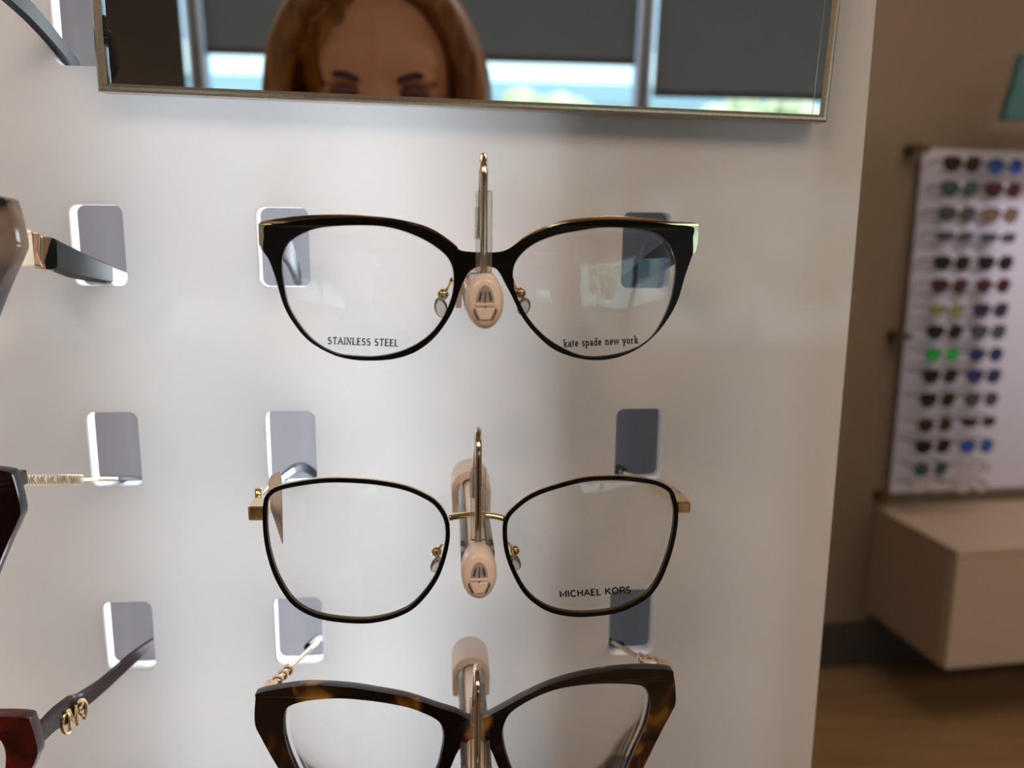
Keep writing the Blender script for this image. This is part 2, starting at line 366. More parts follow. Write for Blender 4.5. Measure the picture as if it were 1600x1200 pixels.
for i, x in enumerate(wx[1:]):
    bm = box(BM(), x - 0.035, x + 0.035, WY - 0.07, WY + 0.02, SILL + .03, 2.62, 0)
    box(bm, x - 0.012, x + 0.012, WY + 0.0205, WY + 0.028, SILL + .03, 2.62, 1)
    struct('trim_%d' % (i + 2), bm, [M['alu'], M['dark_alu']])
SHL = ['brown roller shade half drawn over window beside left wall', 'brown roller shade left of the narrow bright mullion in the mirror',
       'blue-grey roller shade reflected behind the auburn-haired person', 'roller shade hanging lower, right of the mullion in the mirror',
       'roller shade behind the camera toward the far right', 'roller shade in the last window by the right wall']
for i in range(len(wx) - 1):
    zb = {0: 1.25, 1: 1.25, 2: zs1, 3: zs2}.get(i, zs1 - .3)
    a, b = wx[i] + 0.045, wx[i + 1] - 0.045
    t = thing('roller_shade', SHL[i], 'roller shade', ((a + b) / 2, WY + .03, 2.6), 'roller shades over the shop windows')
    bm = BM(); bm.faces.new([bm.verts.new(q) for q in ((a, WY + .033, zb + .02), (b, WY + .033, zb + .02), (b, WY + .033, 2.64), (a, WY + .033, 2.64))])
    obj('shade_cloth', bm, M['shade_warm'] if i < 2 else M['shade'], t)
    obj('bottom_rail', box(BM(), a, b, WY + 0.028, WY + 0.038, zb, zb + 0.03), M['dark_alu'], t, bevel=0.003)
    obj('roller', tube(BM(), [(a, WY + 0.05, 2.65), (b, WY + 0.05, 2.65)], 0.03, 14), M['alu'], t, True)
# outside: street, a pale building opposite, hedges
struct('ground_outside', box(BM(), -14, 16, -26, WY - 0.1, -0.25, -0.1), M['street'])
bt = thing('building', 'pale low building with grey fascia across the street outside the windows', 'building', (0, -16, -0.1))
bm = box(BM(), -9, 12, -20, -15, -0.1, 3.3); obj('wall', bm, M['bldg'], bt)
obj('fascia', box(BM(), -9.1, 12.1, -20, -14.9, 2.45, 2.75), M['bldg_band'], bt)
for k in range(8): obj('window', box(BM(), -8 + k * 2.5, -6.6 + k * 2.5, -14.99, -14.95, 0.7, 2.0), M['bldg_band'], bt)
HL = [('round light green bush outside left of the pale building', -3.9, 1.0), ('low green bush outside below the middle window', -1.3, .80), ('broad green bush outside right of the mullion', 1.3, 1.0), ('wide sunny green bush outside by the right end', 4.2, 1.2)]
for lb, x, rr in HL:
    bm = BM()
    for k in range(60):
        a = random.uniform(0, 6.28); e = random.uniform(-.3, 1); q = random.uniform(.55, 1)
        ell(bm, (x + math.cos(a) * rr * q * (1 - abs(e) * .4), -10.5 + math.sin(a) * .6 * q, 1.05 + e * 1.05 * min(rr, 1.05)), (random.uniform(.16, .32),) * 3, 8, 6)
    o = obj('foliage', bm, M['leaf'], None, True)
    t = thing('bush', lb, 'bush', (x, -10.5, -0.1), 'bushes across the street')
    o.parent = t; o.matrix_parent_inverse = Matrix.Translation(-t.location)
    obj('stem', tube(BM(), [(x, -10.5, -.1), (x, -10.5, .7)], .09, 8), M['skirt'], t)
# ceiling fixtures
for i, (x, y) in enumerate(CEIL):
    t = thing('ceiling_light', ['square warm ceiling light panel over the left of the room behind the camera', 'square warm ceiling light panel nearest the display wall', 'square warm ceiling light panel toward the right wall, window side', 'square warm ceiling light panel near the far rack', 'square warm ceiling light panel in the right rear corner'][i], 'ceiling light', (x, y, H), 'square ceiling light panels')
    bm = box(BM(), x - .3, x + .3, y - .3, y - .27, 2.745, H); box(bm, x - .3, x + .3, y + .27, y + .3, 2.745, H); box(bm, x - .3, x - .27, y - .27, y + .27, 2.745, H); box(bm, x + .27, x + .3, y - .27, y + .27, 2.745, H)
    obj('fixture_frame', bm, M['ceil'], t)
    obj('diffuser', box(BM(), x - .27, x + .27, y - .27, y + .27, 2.755, H), mat('lit_diffuser', (0.9, 0.85, 0.8), 0.5, emit=WARM, es=2.0), t)

# ---------------------------------------------------------------- eyewear
GOLDTRIM = M['gold']
class Surf:
    """front surface of one pair of glasses: gently wrapped around the vertical axis"""
    def __init__(s, y0, xc, k=1.4): s.y0, s.xc, s.k, s.dx, s.dz = y0, xc, k, 0, 0
    def y(s, x): return s.y0 + s.k * (x - s.xc) ** 2
    def px(s, p, dy=0.0):
        y = s.y0
        for _ in range(5): q = at(p[0], p[1], y + dy); y = s.y(q.x)
        return at(p[0], p[1], y + dy)
    def loop(s, pts, n=5): return [s.px(p) for p in cr([Vector((a, b)) for a, b in pts], n)]
def shift(l, dx, dz, dy=0): return [p + Vector((dx, dy, dz)) for p in l]
def inset(l, d):        # move loop inwards by d (in the x-z plane)
    n = len(l); out = []; A = sum(l[i].x * l[(i + 1) % n].z - l[(i + 1) % n].x * l[i].z for i in range(n)); s = 1 if A > 0 else -1
    for i in range(n):
        t = l[(i + 1) % n] - l[i - 1]; nn = Vector((-t.z, 0, t.x)).normalized() * s; out.append(l[i] + nn * d)
    return out
def lens_mesh(loop, dome=0.0018, th=0.0012, off=0.0014):
    c = sum(loop, Vector()) / len(loop); bm = BM(); fr = []; n = len(loop)
    cc = []
    for side in (0, 1):
        rings = []
        for s in (1, .94, .8, .6, .4, .2):
            rings.append([bm.verts.new(Vector((c.x + (p.x - c.x) * s, p.y * s + c.y * (1 - s) + off - dome * (1 - s * s) + side * th, c.z + (p.z - c.z) * s))) for p in loop])
        ctr = bm.verts.new((c.x, c.y + off - dome + side * th, c.z))
        for i in range(len(rings) - 1):
            for k in range(n): bm.faces.new((rings[i][k], rings[i][(k + 1) % n], rings[i + 1][(k + 1) % n], rings[i + 1][k]))
        for k in range(n): bm.faces.new((rings[-1][k], rings[-1][(k + 1) % n], ctr))
        fr.append(rings[0])
    for k in range(n): bm.faces.new((fr[0][k], fr[0][(k + 1) % n], fr[1][(k + 1) % n], fr[1][k]))
    return bm
# traced outlines (pixels)
F1_OUT = [(757, 394), (738, 393.5), (720, 391), (705, 381), (687, 368), (660, 356), (630, 348), (600, 344), (567, 341), (530, 340), (483, 342), (445, 348), (414, 353), (412, 370), (411, 391), (420, 406), (430, 433), (443, 477), (460, 507), (483, 533), (517, 553), (550, 562), (587, 563.5), (620, 560), (653, 548), (683, 523), (707, 487), (719, 452), (731, 428), (742, 419), (757, 416), (773, 419), (781, 427), (790, 444), (800, 463), (817, 497), (840, 525), (867, 547), (900, 559), (933, 563), (967, 558), (1000, 543), (1027, 520), (1047, 493), (1060, 467), (1070, 433), (1079, 407), (1083, 394), (1083, 372), (1083, 355), (1053, 351), (1007, 346), (953, 343), (907, 346), (867, 353), (827, 368), (807, 381), (790, 391), (775, 394)]
F1_L = [(567, 352), (527, 353), (493, 357), (467, 367), (448, 382), (440, 407), (442, 440), (450, 477), (467, 507), (490, 533), (523, 552), (557, 557), (593, 557), (633, 547), (667, 527), (690, 500), (705, 467), (709, 440), (707, 417), (695, 397), (667, 377), (633, 362), (600, 354)]
F1_R = [(947, 355), (907, 360), (867, 368), (833, 382), (812, 400), (802, 420), (803, 447), (814, 477), (830, 503), (853, 527), (883, 546), (913, 557), (947, 557), (987, 548), (1017, 530), (1037, 500), (1050, 467), (1057, 427), (1055, 400), (1043, 377), (1023, 363), (990, 357)]
F1_TL = [(716, 388), (690, 366), (660, 351.5), (613, 341), (567, 336.5), (533, 335), (483, 336), (445, 340), (406, 347.5), (406, 365), (407, 386), (411, 392), (424, 392), (426, 366), (480, 352), (540, 349), (600, 352), (650, 365), (690, 383)]
F1_TR = [(800, 386), (825, 366.5), (867, 348), (907, 341), (953, 337.5), (1007, 341), (1053, 346), (1088, 348.5), (1091, 358), (1090, 380), (1085, 396), (1074, 396), (1072, 366), (1010, 353), (950, 352), (900, 356), (860, 364), (825, 380)]
F2_L = [(411, 788), (417.5, 771), (433, 761), (465, 753.5), (503, 748.5), (538, 748), (585, 751), (630, 759), (661, 771), (683, 785), (698, 806), (703, 827), (701, 854), (690, 892), (674, 921), (649, 949), (623, 963.5), (592, 972), (560, 974.6), (512, 970), (478, 959), (452, 940), (430, 905), (417, 867), (411, 829)]
F2_R = [(1060, 802), (1056.6, 780), (1048, 763), (1025, 752), (987, 746), (955, 744.5), (911, 747.5), (867, 758.6), (829, 773), (801, 794), (788, 812), (785.5, 835), (789, 864), (800, 895), (816, 924), (835, 943), (860, 957), (892, 963.6), (924, 963.6), (968, 957), (1009, 937), (1031, 911), (1047, 873), (1056.7, 835)]
F3_OUT = [(733, 1124), (712, 1114), (683, 1105), (637, 1090), (590, 1081), (543, 1074), (485, 1071), (438, 1076), (402, 1084), (399, 1092), (398, 1130), (408, 1153), (422, 1179), (436, 1203), (455, 1240), (485, 1270), (530, 1292), (585, 1300), (640, 1285), (674, 1255), (692, 1225), (704, 1200), (715, 1175), (727, 1162), (743, 1158), (757, 1161), (768, 1174), (779, 1200), (795, 1235), (820, 1272), (860, 1298), (915, 1298), (960, 1275), (990, 1235), (1008, 1195), (1020, 1170), (1035, 1140), (1050, 1112), (1056, 1095), (1053, 1056), (1046, 1047), (1005, 1045), (967, 1047), (930, 1052), (892, 1060), (855, 1072), (820, 1088), (780, 1110), (755, 1122)]
F3_L = [(444, 1116), (450, 1105), (468.7, 1097.5), (497, 1093), (532, 1091.5), (567, 1094), (602, 1098.5), (637, 1105.5), (660, 1113.7), (681, 1124), (692, 1137), (694.5, 1155), (691, 1177), (684, 1202), (665, 1240), (630, 1270), (580, 1283), (530, 1275), (495, 1250), (473, 1222), (461, 1200), (450, 1172), (444, 1144)]
F3_R = [(800, 1112), (830, 1093), (867, 1078), (905, 1071), (942, 1068.5), (980, 1069), (1003, 1072), (1013, 1081), (1016, 1100), (1010, 1132), (1000, 1157), (987, 1185), (970, 1225), (940, 1262), (900, 1280), (860, 1278), (825, 1250), (804, 1217), (792, 1188), (786, 1165), (784, 1145), (789, 1128)]

def nose_pads(t, sf, specs, m=None):
    for (bx, by, ax, ay, p0, p1, rr) in specs:       # ball, arm root on the rim, pad ends
        b_ = at(bx, by, sf.y0 + .006); r_ = at(ax, ay, sf.y0 + 0.002)
        arm = obj('pad_arm', ell(tube(BM(), cr([r_, r_ * .5 + b_ * .5 + Vector((0, .003, -.0005)), b_], 5, False), 0.00055, 8), b_, (.0018, .0014, .0018)), M['gold'], t, True)
        q0, q1 = at(*p0, sf.y0 + .0065), at(*p1, sf.y0 + .0085)
        tube_ = tube(BM(), cr([q0, (q0 + q1) / 2 + Vector((0, .0003, 0)), q1], 5, False), [(.0006, .0005)] + [(.0011, rr)] * 9 + [(.0006, .0005)], 12) if False else None
        bm = BM(); d_ = (q1 - q0); zz = d_.normalized(); sx_ = Vector((1, 0, 0)); sx_ = (sx_ - zz * sx_.dot(zz)).normalized(); sy_ = zz.cross(sx_)
        mxr = Matrix(((sx_.x, sy_.x, zz.x, 0), (sx_.y, sy_.y, zz.y, 0), (sx_.z, sy_.z, zz.z, 0), (0, 0, 0, 1)))
        ell(bm, (q0 + q1) / 2, (rr, 0.0013, d_.length / 2 + .0006), 18, 12, mxr); obj('nose_pad', bm, M['pad'], t, True)

def temple(t, name, pts, hs, th, m, side=None, smooth=False):
    P = [at(*p) if len(p) == 3 else Vector(p[0]) for p in pts]
    n = 5; Q = cr(P, n, False)
    def interp(a):
        if not isinstance(a, (list, tuple)): return a
        out = []
        for i in range(len(a) - 1):
            for k in range(n): out.append(a[i] + (a[i + 1] - a[i]) * k / n)
        return out + [a[-1]]
    return obj(name, bar(BM(), Q, interp(hs), interp(th), side), m, t, smooth)

# -- top pair: black enamel on gold
s1 = Surf(-0.078, 0.0095, 1.2)
g1 = thing('eyeglasses', 'black cat-eye glasses with gold top trim, the topmost full pair below the mirror', 'eyeglasses', s1.px((757, 430)), 'eyeglasses on the near display panel')
L1, R1 = s1.loop(F1_L), s1.loop(F1_R)
fr = obj('front_frame', plate(BM(), s1.loop(F1_OUT), [L1, R1], 0.0014), M['black'], g1, bevel=0.0003)
for lp in (F1_TL, F1_TR):
    q = [s1.px(p, .0006) for p in cr([Vector(v) for v in lp], 5)]; obj('gold_trim', plate(BM(), q, [], 0.0020), M['gold'], g1, bevel=0.0003)['label'] = 'gold brow trim'
obj('lens', lens_mesh(L1), M['lens'], g1, True); obj('lens', lens_mesh(R1), M['lens'], g1, True)
nose_pads(g1, s1, [(692, 460, 706, 436, (686, 468), (692, 494), .0021), (813, 458, 800, 436, (821, 468), (816, 490), .0021)])
temple(g1, 'temple', [(414, 368, -.0695), (436, 380, -.03), (452, 398, .002), (466, 436, .045)], [.0075, .0085, .010, .006], .0028, M['slate'])
temple(g1, 'temple', [(1079, 372, -.0685), (1060, 385, -.042), (1018, 414, -.003), (978, 440, .030), (950, 452, .055)], [.0075, .010, .010, .0062, .0045], .0028, M['black_plastic'])
for px_ in ((421, 370, -.066), (1068, 374, -.066)):
    c = at(*px_); obj('hinge', box(BM(), c.x - .0022, c.x + .0022, c.y - .0055, c.y + .003, c.z - .0028, c.z + .0028), M['gold'], g1, bevel=.0005)

# -- middle pair: thin gold wire with black front
s2 = Surf(-0.070, 0.0085, 1.1)
g2 = thing('eyeglasses', 'thin gold-rimmed glasses with black front edge, middle pair with square lenses', 'eyeglasses', s2.px((745, 830)), 'eyeglasses on the near display panel')
for lp in (F2_L, F2_R):
    o_ = s2.loop(lp); i_ = inset(o_, 0.00135)
    rim = obj('rim', plate(BM(), shift(inset(o_, .0001), 0, 0, .0011), [shift(inset(o_, .00125), 0, 0, .0011)], 0.0016), M['gold'], g2, bevel=.0004)
    obj('enamel_edge', plate(BM(), o_, [i_], 0.0011), M['black'], rim, bevel=.0004)['label'] = 'black enamel edge'
    obj('lens', lens_mesh(inset(o_, .0012)), M['lens'], g2, True)
y2 = s2.y0 + 0.0016
obj('bridge', tube(BM(), cr([at(702, 809, y2), at(718, 806, y2), at(745, 804, y2), at(770, 806, y2), at(787, 810, y2)], 5, False), 0.0011, 12), M['gold'], g2, True)
for (x0, x1, ya, yb) in ((387.5, 413, 791, 814), (1057, 1080, 783, 804)):
    a = s2.px((x0, yb)); b = s2.px((x1, ya)); bm = box(BM(), a.x, b.x, a.y - .0004 if x0 < 700 else b.y - .0004, (a.y if x0 < 700 else b.y) + .0085, a.z, b.z)
    obj('hinge', bm, M['gold'], g2, bevel=.0008)
nose_pads(g2, s2, [(682, 862, 699, 845, (686, 872), (677, 892), .0018), (804, 860, 789, 845, (801, 868), (809, 888), .0018)])
temple(g2, 'temple', [(400, 793, -.057), (413, 772, -.035), (440, 748, -.004), (458, 735, .006)], [.004, .0035, .0022, .002], .0012, M['pale_gold'])
temple(g2, 'temple_tip', [(444, 745, .001), (462, 732, .02), (478, 731, .038), (500, 747, .062)], [.003, .004, .004, .003], .0025, M['slate'])
temple(g2, 'temple', [(1070, 784, -.057), (1055, 772, -.04), (1035, 764, -.027), (1012, 753, -.015), (985, 743, -.004), (970, 737, .004)], [.004, .0045, .0072, .0030, .0020, .002], .0014, M['pale_gold'])
temple(g2, 'temple_tip', [(976, 737, .001), (966, 733, .02), (958, 742, .05)], [.003, .004, .003], .0025, M['slate'])
c = at(404, 776, -.045); obj('hinge_barrel', tube(BM(), [c - Vector((0, 0, .003)), c + Vector((0, 0, .003))], .0013, 10), M['gold'], g2, True)
pt = thing('price_tag', 'small folded cream paper tag hanging from left temple of the middle glasses', 'tag', at(430, 780, -.04))
ya = -.045
a = [at(419, 752, ya), at(424, 742, ya), at(436, 737, ya), at(439, 748, ya), at(441, 850, ya - .004), at(437, 838, ya - .003), at(421, 790, ya)]
bm = hexa(BM(), a, [q + Vector((0.0002, .0006, 0)) for q in a]); obj('paper_leaf', bm, M['paper'], pt)
a = [at(416, 768, ya + .01), at(432, 739, ya + .01), at(440, 738, ya + .01), at(425, 768, ya + .01)]
bm = hexa(BM(), a, [q + Vector((0, .0006, 0)) for q in a]); obj('tag_loop', bm, M['paper'], pt)

# -- bottom pair: dark tortoiseshell
s3 = Surf(-0.066, 0.008, 0.9)
g3 = thing('eyeglasses', 'thick dark tortoiseshell cat-eye glasses, lowest pair cut off by the frame', 'eyeglasses', s3.px((743, 1200)), 'eyeglasses on the near display panel')
L3, R3 = s3.loop(F3_L), s3.loop(F3_R); O3 = s3.loop(F3_OUT)
obj('front_frame', plate(BM(), O3, [L3, R3], 0.0036), M['tort'], g3, bevel=0.0006, seg=3)
obj('lens', lens_mesh(L3, off=.002), M['lens'], g3, True); obj('lens', lens_mesh(R3, off=.002), M['lens'], g3, True)
for sg, pts, tp in ((0, [(424, 1072, -.052), (438, 1058, -.045), (452, 1045, -.035), (495, 1003, .003)], [(480, 1012, -.004), (492, 1000, .012), (503, 996, .03)]),
                (1, [(1036, 1040, -.050), (1018, 1034, -.045), (1000, 1028, -.035), (957, 1003, .003)], [(972, 1009, -.004), (953, 1003, .012), (944, 1000, .03)])):
    P = [at(*q) for q in pts]
    tm = obj('temple', tube(BM(), cr(P, 5, False), .0010, 10), M['pale_gold'], g3, True)
    bm = BM()
    for k in range(4):       # twisted links at the hinge
        q = P[0].lerp(P[2], k / 3.2); ell(bm, q, (.0026 - .0002 * k, .0024, .0022), 10, 7, Matrix.Rotation(.6 * (-1) ** k, 4, 'Y'))
    obj('hinge_links', bm, M['rose'], tm, True)
    obj('temple_tip', tube(BM(), cr([at(*q) for q in tp], 5, False), [(.0018, .0013)] * 10 + [(.0014, .001)], 10), M['slate'], g3, True)
    a = P[0]; obj('hinge', box(BM(), a.x - .0020, a.x + .0020, -.0580, a.y + .001, a.z - .002, a.z + .002), M['gold'], g3, bevel=.0005)

# ---------------------------------------------------------------- printing on the demo lenses (stroke letters)
def arc(cx, cy, rx, ry, a0, a1, n=8): return [(cx + rx * math.cos(math.radians(a0 + (a1 - a0) * k / n)), cy + ry * math.sin(math.radians(a0 + (a1 - a0) * k / n))) for k in range(n + 1)]
SCURVE = arc(.32, .75, .26, .23, 40, 270, 8) + arc(.32, .26, .28, .26, 90, -150, 8)[0:]
G = {  # letter: width, strokes, serif points
 'S': (.66, [SCURVE], []), 'T': (.76, [[(0, 1), (.76, 1)], [(.38, 1), (.38, 0)]], [(.38, 0)]),
 'A': (.84, [[(.04, 0), (.42, 1), (.8, 0)], [(.18, .34), (.66, .34)]], [(.06, 0), (.78, 0)]),
 'I': (.26, [[(.13, 0), (.13, 1)]], [(.13, 0), (.13, 1)]), 'N': (.84, [[(.12, 0), (.12, 1), (.72, 0), (.72, 1)]], [(.12, 0), (.72, 1), (.1, 1)]),
 'L': (.62, [[(.12, 1), (.12, 0), (.6, 0)]], [(.12, 1), (.1, 0)]), 'E': (.66, [[(.62, 1), (.12, 1), (.12, 0), (.64, 0)], [(.12, .52), (.52, .52)]], [(.1, 1), (.1, 0)]),
 'M': (.98, [[(.1, 0), (.1, 1), (.49, .25), (.88, 1), (.88, 0)]], []), 'C': (.84, [arc(.45, .5, .38, .5, 45, 315, 12)], []),
 'H': (.80, [[(.1, 0), (.1, 1)], [(.7, 0), (.7, 1)], [(.1, .52), (.7, .52)]], []), 'K': (.80, [[(.1, 0), (.1, 1)], [(.72, 1), (.12, .4)], [(.3, .58), (.76, 0)]], []),
 'O': (.98, [arc(.49, .5, .41, .5, 0, 360, 18)], []), 'R': (.78, [[(.1, 0), (.1, 1), (.48, 1)] + arc(.48, .75, .22, .25, 90, -90, 6) + [(.12, .5)], [(.42, .5), (.72, 0)]], []),
 'k': (.58, [[(.12, 0), (.12, 1)], [(.48, .6), (.14, .26)], [(.26, .36), (.52, 0)]], [(.1, 1), (.12, 0), (.5, 0), (.46, .6)]),
 'a': (.52, [[(.1, .52)] + arc(.26, .42, .16, .2, 120, 0, 5) + [(.42, 0)], arc(.24, .17, .17, .17, 40, 360, 9)], [(.46, 0)]),
 't': (.36, [[(.16, .85), (.16, .1), (.32, .02)], [(.02, .6), (.34, .6)]], []), 'e': (.52, [[(.08, .32), (.44, .32)] + arc(.26, .31, .19, .31, 5, 320, 12)], []),
 's': (.42, [[(.36, .5)] + arc(.2, .46, .14, .15, 50, 250, 6) + arc(.2, .15, .17, .15, 80, -140, 6)], []),
 'p': (.58, [[(.12, .6), (.12, -.32)], arc(.3, .3, .2, .3, 160, -160, 12)], [(.1, .6), (.12, -.32)]), 'd': (.58, [[(.46, 1), (.46, 0)], arc(.28, .3, .2, .3, 20, 340, 12)], [(.42, 1), (.5, 0)]),
 'n': (.60, [[(.12, .6), (.12, 0)], arc(.3, .38, .18, .22, 170, 0, 6) + [(.48, 0)]], [(.1, .6), (.12, 0), (.48, 0)]),
 'w': (.80, [[(.04, .6), (.22, 0), (.4, .58), (.58, 0), (.76, .6)]], [(.06, .6), (.74, .6)]), 'y': (.56, [[(.06, .6), (.28, .02)], [(.5, .6), (.2, -.3), (.06, -.3)]], [(.06, .6), (.5, .6)]),
 'o': (.56, [arc(.28, .3, .2, .3, 0, 360, 14)], []), 'r': (.44, [[(.12, .6), (.12, 0)], [(.12, .36), (.24, .56), (.38, .56)]], [(.1, .6), (.12, 0)]), ' ': (.36, [], []),
}
def ribbon(bm, pts, w_, mp, th=.00012):
    n = len(pts); P = [Vector(p) for p in pts]; a = []; b = []
    for i in range(n):
        t = (P[min(i + 1, n - 1)] - P[max(i - 1, 0)])
        t = t.normalized() if t.length > 0 else Vector((1, 0)); nn = Vector((-t.y, t.x)) * w_ / 2
        if 0 < i < n - 1:
            c = (P[i] - P[i - 1]).normalized().dot((P[i + 1] - P[i]).normalized()); nn *= 1 / max(.45, math.sqrt(max(.01, (1 + c) / 2)))
        a.append(P[i] + nn); b.append(P[i] - nn)
    for i in range(n - 1):
        q = [mp(*a[i]), mp(*a[i + 1]), mp(*b[i + 1]), mp(*b[i])]
        d = Vector((0, th, 0))
        hexa(bm, q, [v + d for v in q])
def write(bm, text, x0, y0, x1, y1, h, weight, serif, mp, track=.12):
    weight = {.9: .19, .13: .215}[weight]
    tot = sum(G[c][0] + track for c in text) - track
    ux, uy = (x1 - x0) / tot, (y1 - y0) / tot; L = math.hypot(x1 - x0, y1 - y0); ex, ey = (x1 - x0) / L, (y1 - y0) / L
    cur = 0
    for c in text:
        wd, st, sr = G[c]
        def m2(a, b, cur=cur): q = cur * L / tot + a * L / tot; return mp(x0 + ex * q + ey * b * h, y0 + ey * q - ex * b * h)
        for s_ in st: ribbon(bm, s_, weight, m2)
        if serif:
            for (a, b) in sr: ribbon(bm, [(a - .17, b), (a + .17, b)], weight * .62, m2)
        cur += wd + track
    return bm
def lens_px(sf, off): return lambda x, y: sf.px((x, y), off)
obj('lens_print', write(BM(), 'STAINLESS STEEL', 512, 537, 622, 541, 10.0, .9, True, lens_px(s1, -.0006), .17), M['ink'], g1)['label'] = 'black serif words STAINLESS STEEL'
obj('lens_print', write(BM(), 'kate spade new york', 881, 542, 997, 536, 11.0, .9, True, lens_px(s1, -.0006), .14), M['ink'], g1)['label'] = 'black serif words kate spade new york'
obj('lens_print', write(BM(), 'MICHAEL KORS', 875, 933.5, 986, 926.5, 9.5, .13, False, lens_px(s2, -.0006), .12), M['ink'], g2)['label'] = 'black sans words MICHAEL KORS'

# ---------------------------------------------------------------- neighbours on the left, only their right ends in the frame
def neighbour(label, shape, sf, corner_src, corner_dst, y_new, th, m, lensm=M['lens'], sc=1.0):
    O_, L_, R_ = shape
    src = sf.px(corner_src); dst = at(*corner_dst, y_new); d = dst - src
    t = thing('eyeglasses', label, 'eyeglasses', Vector((dst.x - .067, dst.y, dst.z - .03)), 'eyeglasses on the near display panel')
    sh = lambda l: [Vector((dst.x + (p.x - src.x) * sc, dst.y + (p.y - src.y) * 1.0, dst.z + (p.z - src.z) * sc)) for p in l]
    obj('front_frame', plate(BM(), sh(O_), [sh(L_), sh(R_)], th), m, t, bevel=min(.0012, th * .3), seg=3)
    obj('lens', lens_mesh(sh(L_), off=th * .4), lensm, t, True); obj('lens', lens_mesh(sh(R_), off=th * .4), lensm, t, True)
    return t, sh
SH3 = (O3, L3, R3)
# row 1: amber tortoiseshell, gold chevron hinge, slate temple, tip painted white as lit by the LEDs
t, sh = neighbour('amber tortoiseshell glasses at left edge with gold chevron hinge and slate temple', SH3, s3, (1053, 1056), (12, 322), -.080, .0070, M['tort_amber'])
temple(t, 'temple', [(78, 396, -.052), (112, 411, -.032), (142, 421, -.012), (168, 428, .004)], [.0098, .0098, .0086, .0074], .0042, M['slate'])
temple(t, 'temple_tip', [(164, 428, .0035), (180, 434, .010), (206, 442, .024)], [.0066, .0064, .0058], .0036, M['lit_tip'])['label'] = 'temple tip painted white as if lit by the LEDs'
for k, (a, b, ya, yb) in enumerate(((40, 52, 356, 412), (50, 68, 362, 418), (64, 86, 368, 424))):
    y_ = -.066 + k * .006; ch = .0
    P = [at(a, ya, y_), at(b - 3, ya + 2, y_ + .003), at(b - 8 if k else b, (ya + yb) / 2, y_ + .003), at(b, yb, y_ + .003), at(a, yb - 4, y_)]
    obj('chevron', hexa(BM(), P, [q + Vector((-.0035, .003, 0)) for q in P]), M['rose'] if k % 2 else M['pale_gold'], t, bevel=.0005)
dst = at(40, 390, -.066)
obj('hinge', box(BM(), dst.x - .008, dst.x + .001, dst.y - .006, dst.y + .003, dst.z - .005, dst.z + .005), M['pale_gold'], t, bevel=.0006)
# row 2: near-black burgundy, pale gold temple with monograms
t, sh = neighbour('glossy near-black burgundy glasses at left edge with monogrammed gold temple', SH3, s3, (1053, 1056), (20, 748), -.070, .0045, M['burgundy'])
tmp = temple(t, 'temple', [(30, 750, -.062), (80, 750, -.040), (127, 749.5, -.022)], [.0040, .0040, .0037], .0013, M['pale_gold'])
pa, pb = at(36, 750, -.0605), at(126, 749.5, -.0225)
ax = (pb - pa); sd = ax.normalized().cross(Vector((0, 0, 1))).normalized()
if sd.x < 0: sd = -sd
def on_temple(u, v, h=.0030): return pa + ax * u + Vector((0, 0, (v - .5) * h)) + sd * .00075
bm = BM(); LMM = ax.length * 1000
for k in range(6):
    u0_ = .03 + k * .163
    for pl in ([(0, 0), (.04, 1), (.28, .15), (.52, 1), (.56, 0)], [(.58, .5), (.98, 1)], [(.68, .58), (1.0, 0)]):
        ribbon(bm, [(a * .118 * LMM, b * 2.9) for a, b in pl], .62, lambda a, b, u0_=u0_: on_temple(u0_ + a / LMM, b / 2.9), .0001)
obj('monogram', bm, M['gold_engrave'], t)['label'] = 'row of engraved MK monograms'
temple(t, 'temple_wire', [(125, 749.5, -.0225), (152, 749, -.010), (182, 748.5, .000)], .0015, .0014, M['pale_gold'])
temple(t, 'temple_tip', [(178, 748, .000), (198, 748, .010), (224, 750, .030)], [.0020, .0024, .0022], .0030, M['slate'])
dst = at(26, 750, -.064); obj('hinge', box(BM(), dst.x - .008, dst.x + .0015, dst.y - .004, dst.y + .004, dst.z - .0024, dst.z + .0024), M['burgundy'], t, bevel=.0006)
# row 3: red tortoiseshell, plum temple with gold ring logo
t, sh = neighbour('dark red tortoiseshell glasses at lower left corner with gold logo on plum temple', SH3, s3, (1053, 1056), (48, 1131), -.064, .0048, M['red_tort'])
temple(t, 'temple', [(62, 1146, -.057), (84, 1124, -.047), (108, 1108, -.038), (124, 1097, -.031), (160, 1070, -.018), (205, 1030, -.002), (240, 1004, .012)], [.0066, .0080, .0098, .0070, .0054, .0048, .0040], .0032, M['plum'])
e0, e1 = at(88, 1134, -.0445), at(126, 1103, -.0325); ax3 = (e1 - e0); sd3 = ax3.normalized().cross(Vector((0, 0, 1))).normalized()
if sd3.x < 0: sd3 = -sd3
up3 = sd3.cross(ax3.normalized()); up3 = up3 if up3.z > 0 else -up3
cc = (e0 + e1) / 2
def lg(a, b): return cc + ax3 * (a - .5) * 1.05 + up3 * (b - .5) * .0084 + sd3 * .0024
bm = BM()
tube(bm, [lg(*q) for q in arc(.26, .5, .24, .5, 70, 290, 12)], .00075, 8); tube(bm, [lg(*q) for q in arc(.74, .5, .24, .5, 110, -70, 12)], .00075, 8)
for pl in ([(.30, .02), (.30, .98)], [(.32, .95), (.45, .3), (.56, .95)], [(.57, .98), (.57, .02)], [(.62, .5), (.86, .86)], [(.68, .55), (.88, .08)]):
    tube(bm, [lg(*q) for q in pl], .00070, 8)
obj('logo', bm, M['gold'], t, True)['label'] = 'gold MK letters inside a broken ring'
dst = at(58, 1148, -.060); obj('hinge', box(BM(), dst.x - .006, dst.x + .001, dst.y - .003, dst.y + .005, dst.z - .003, dst.z + .003), M['plum'], t, bevel=.0006)
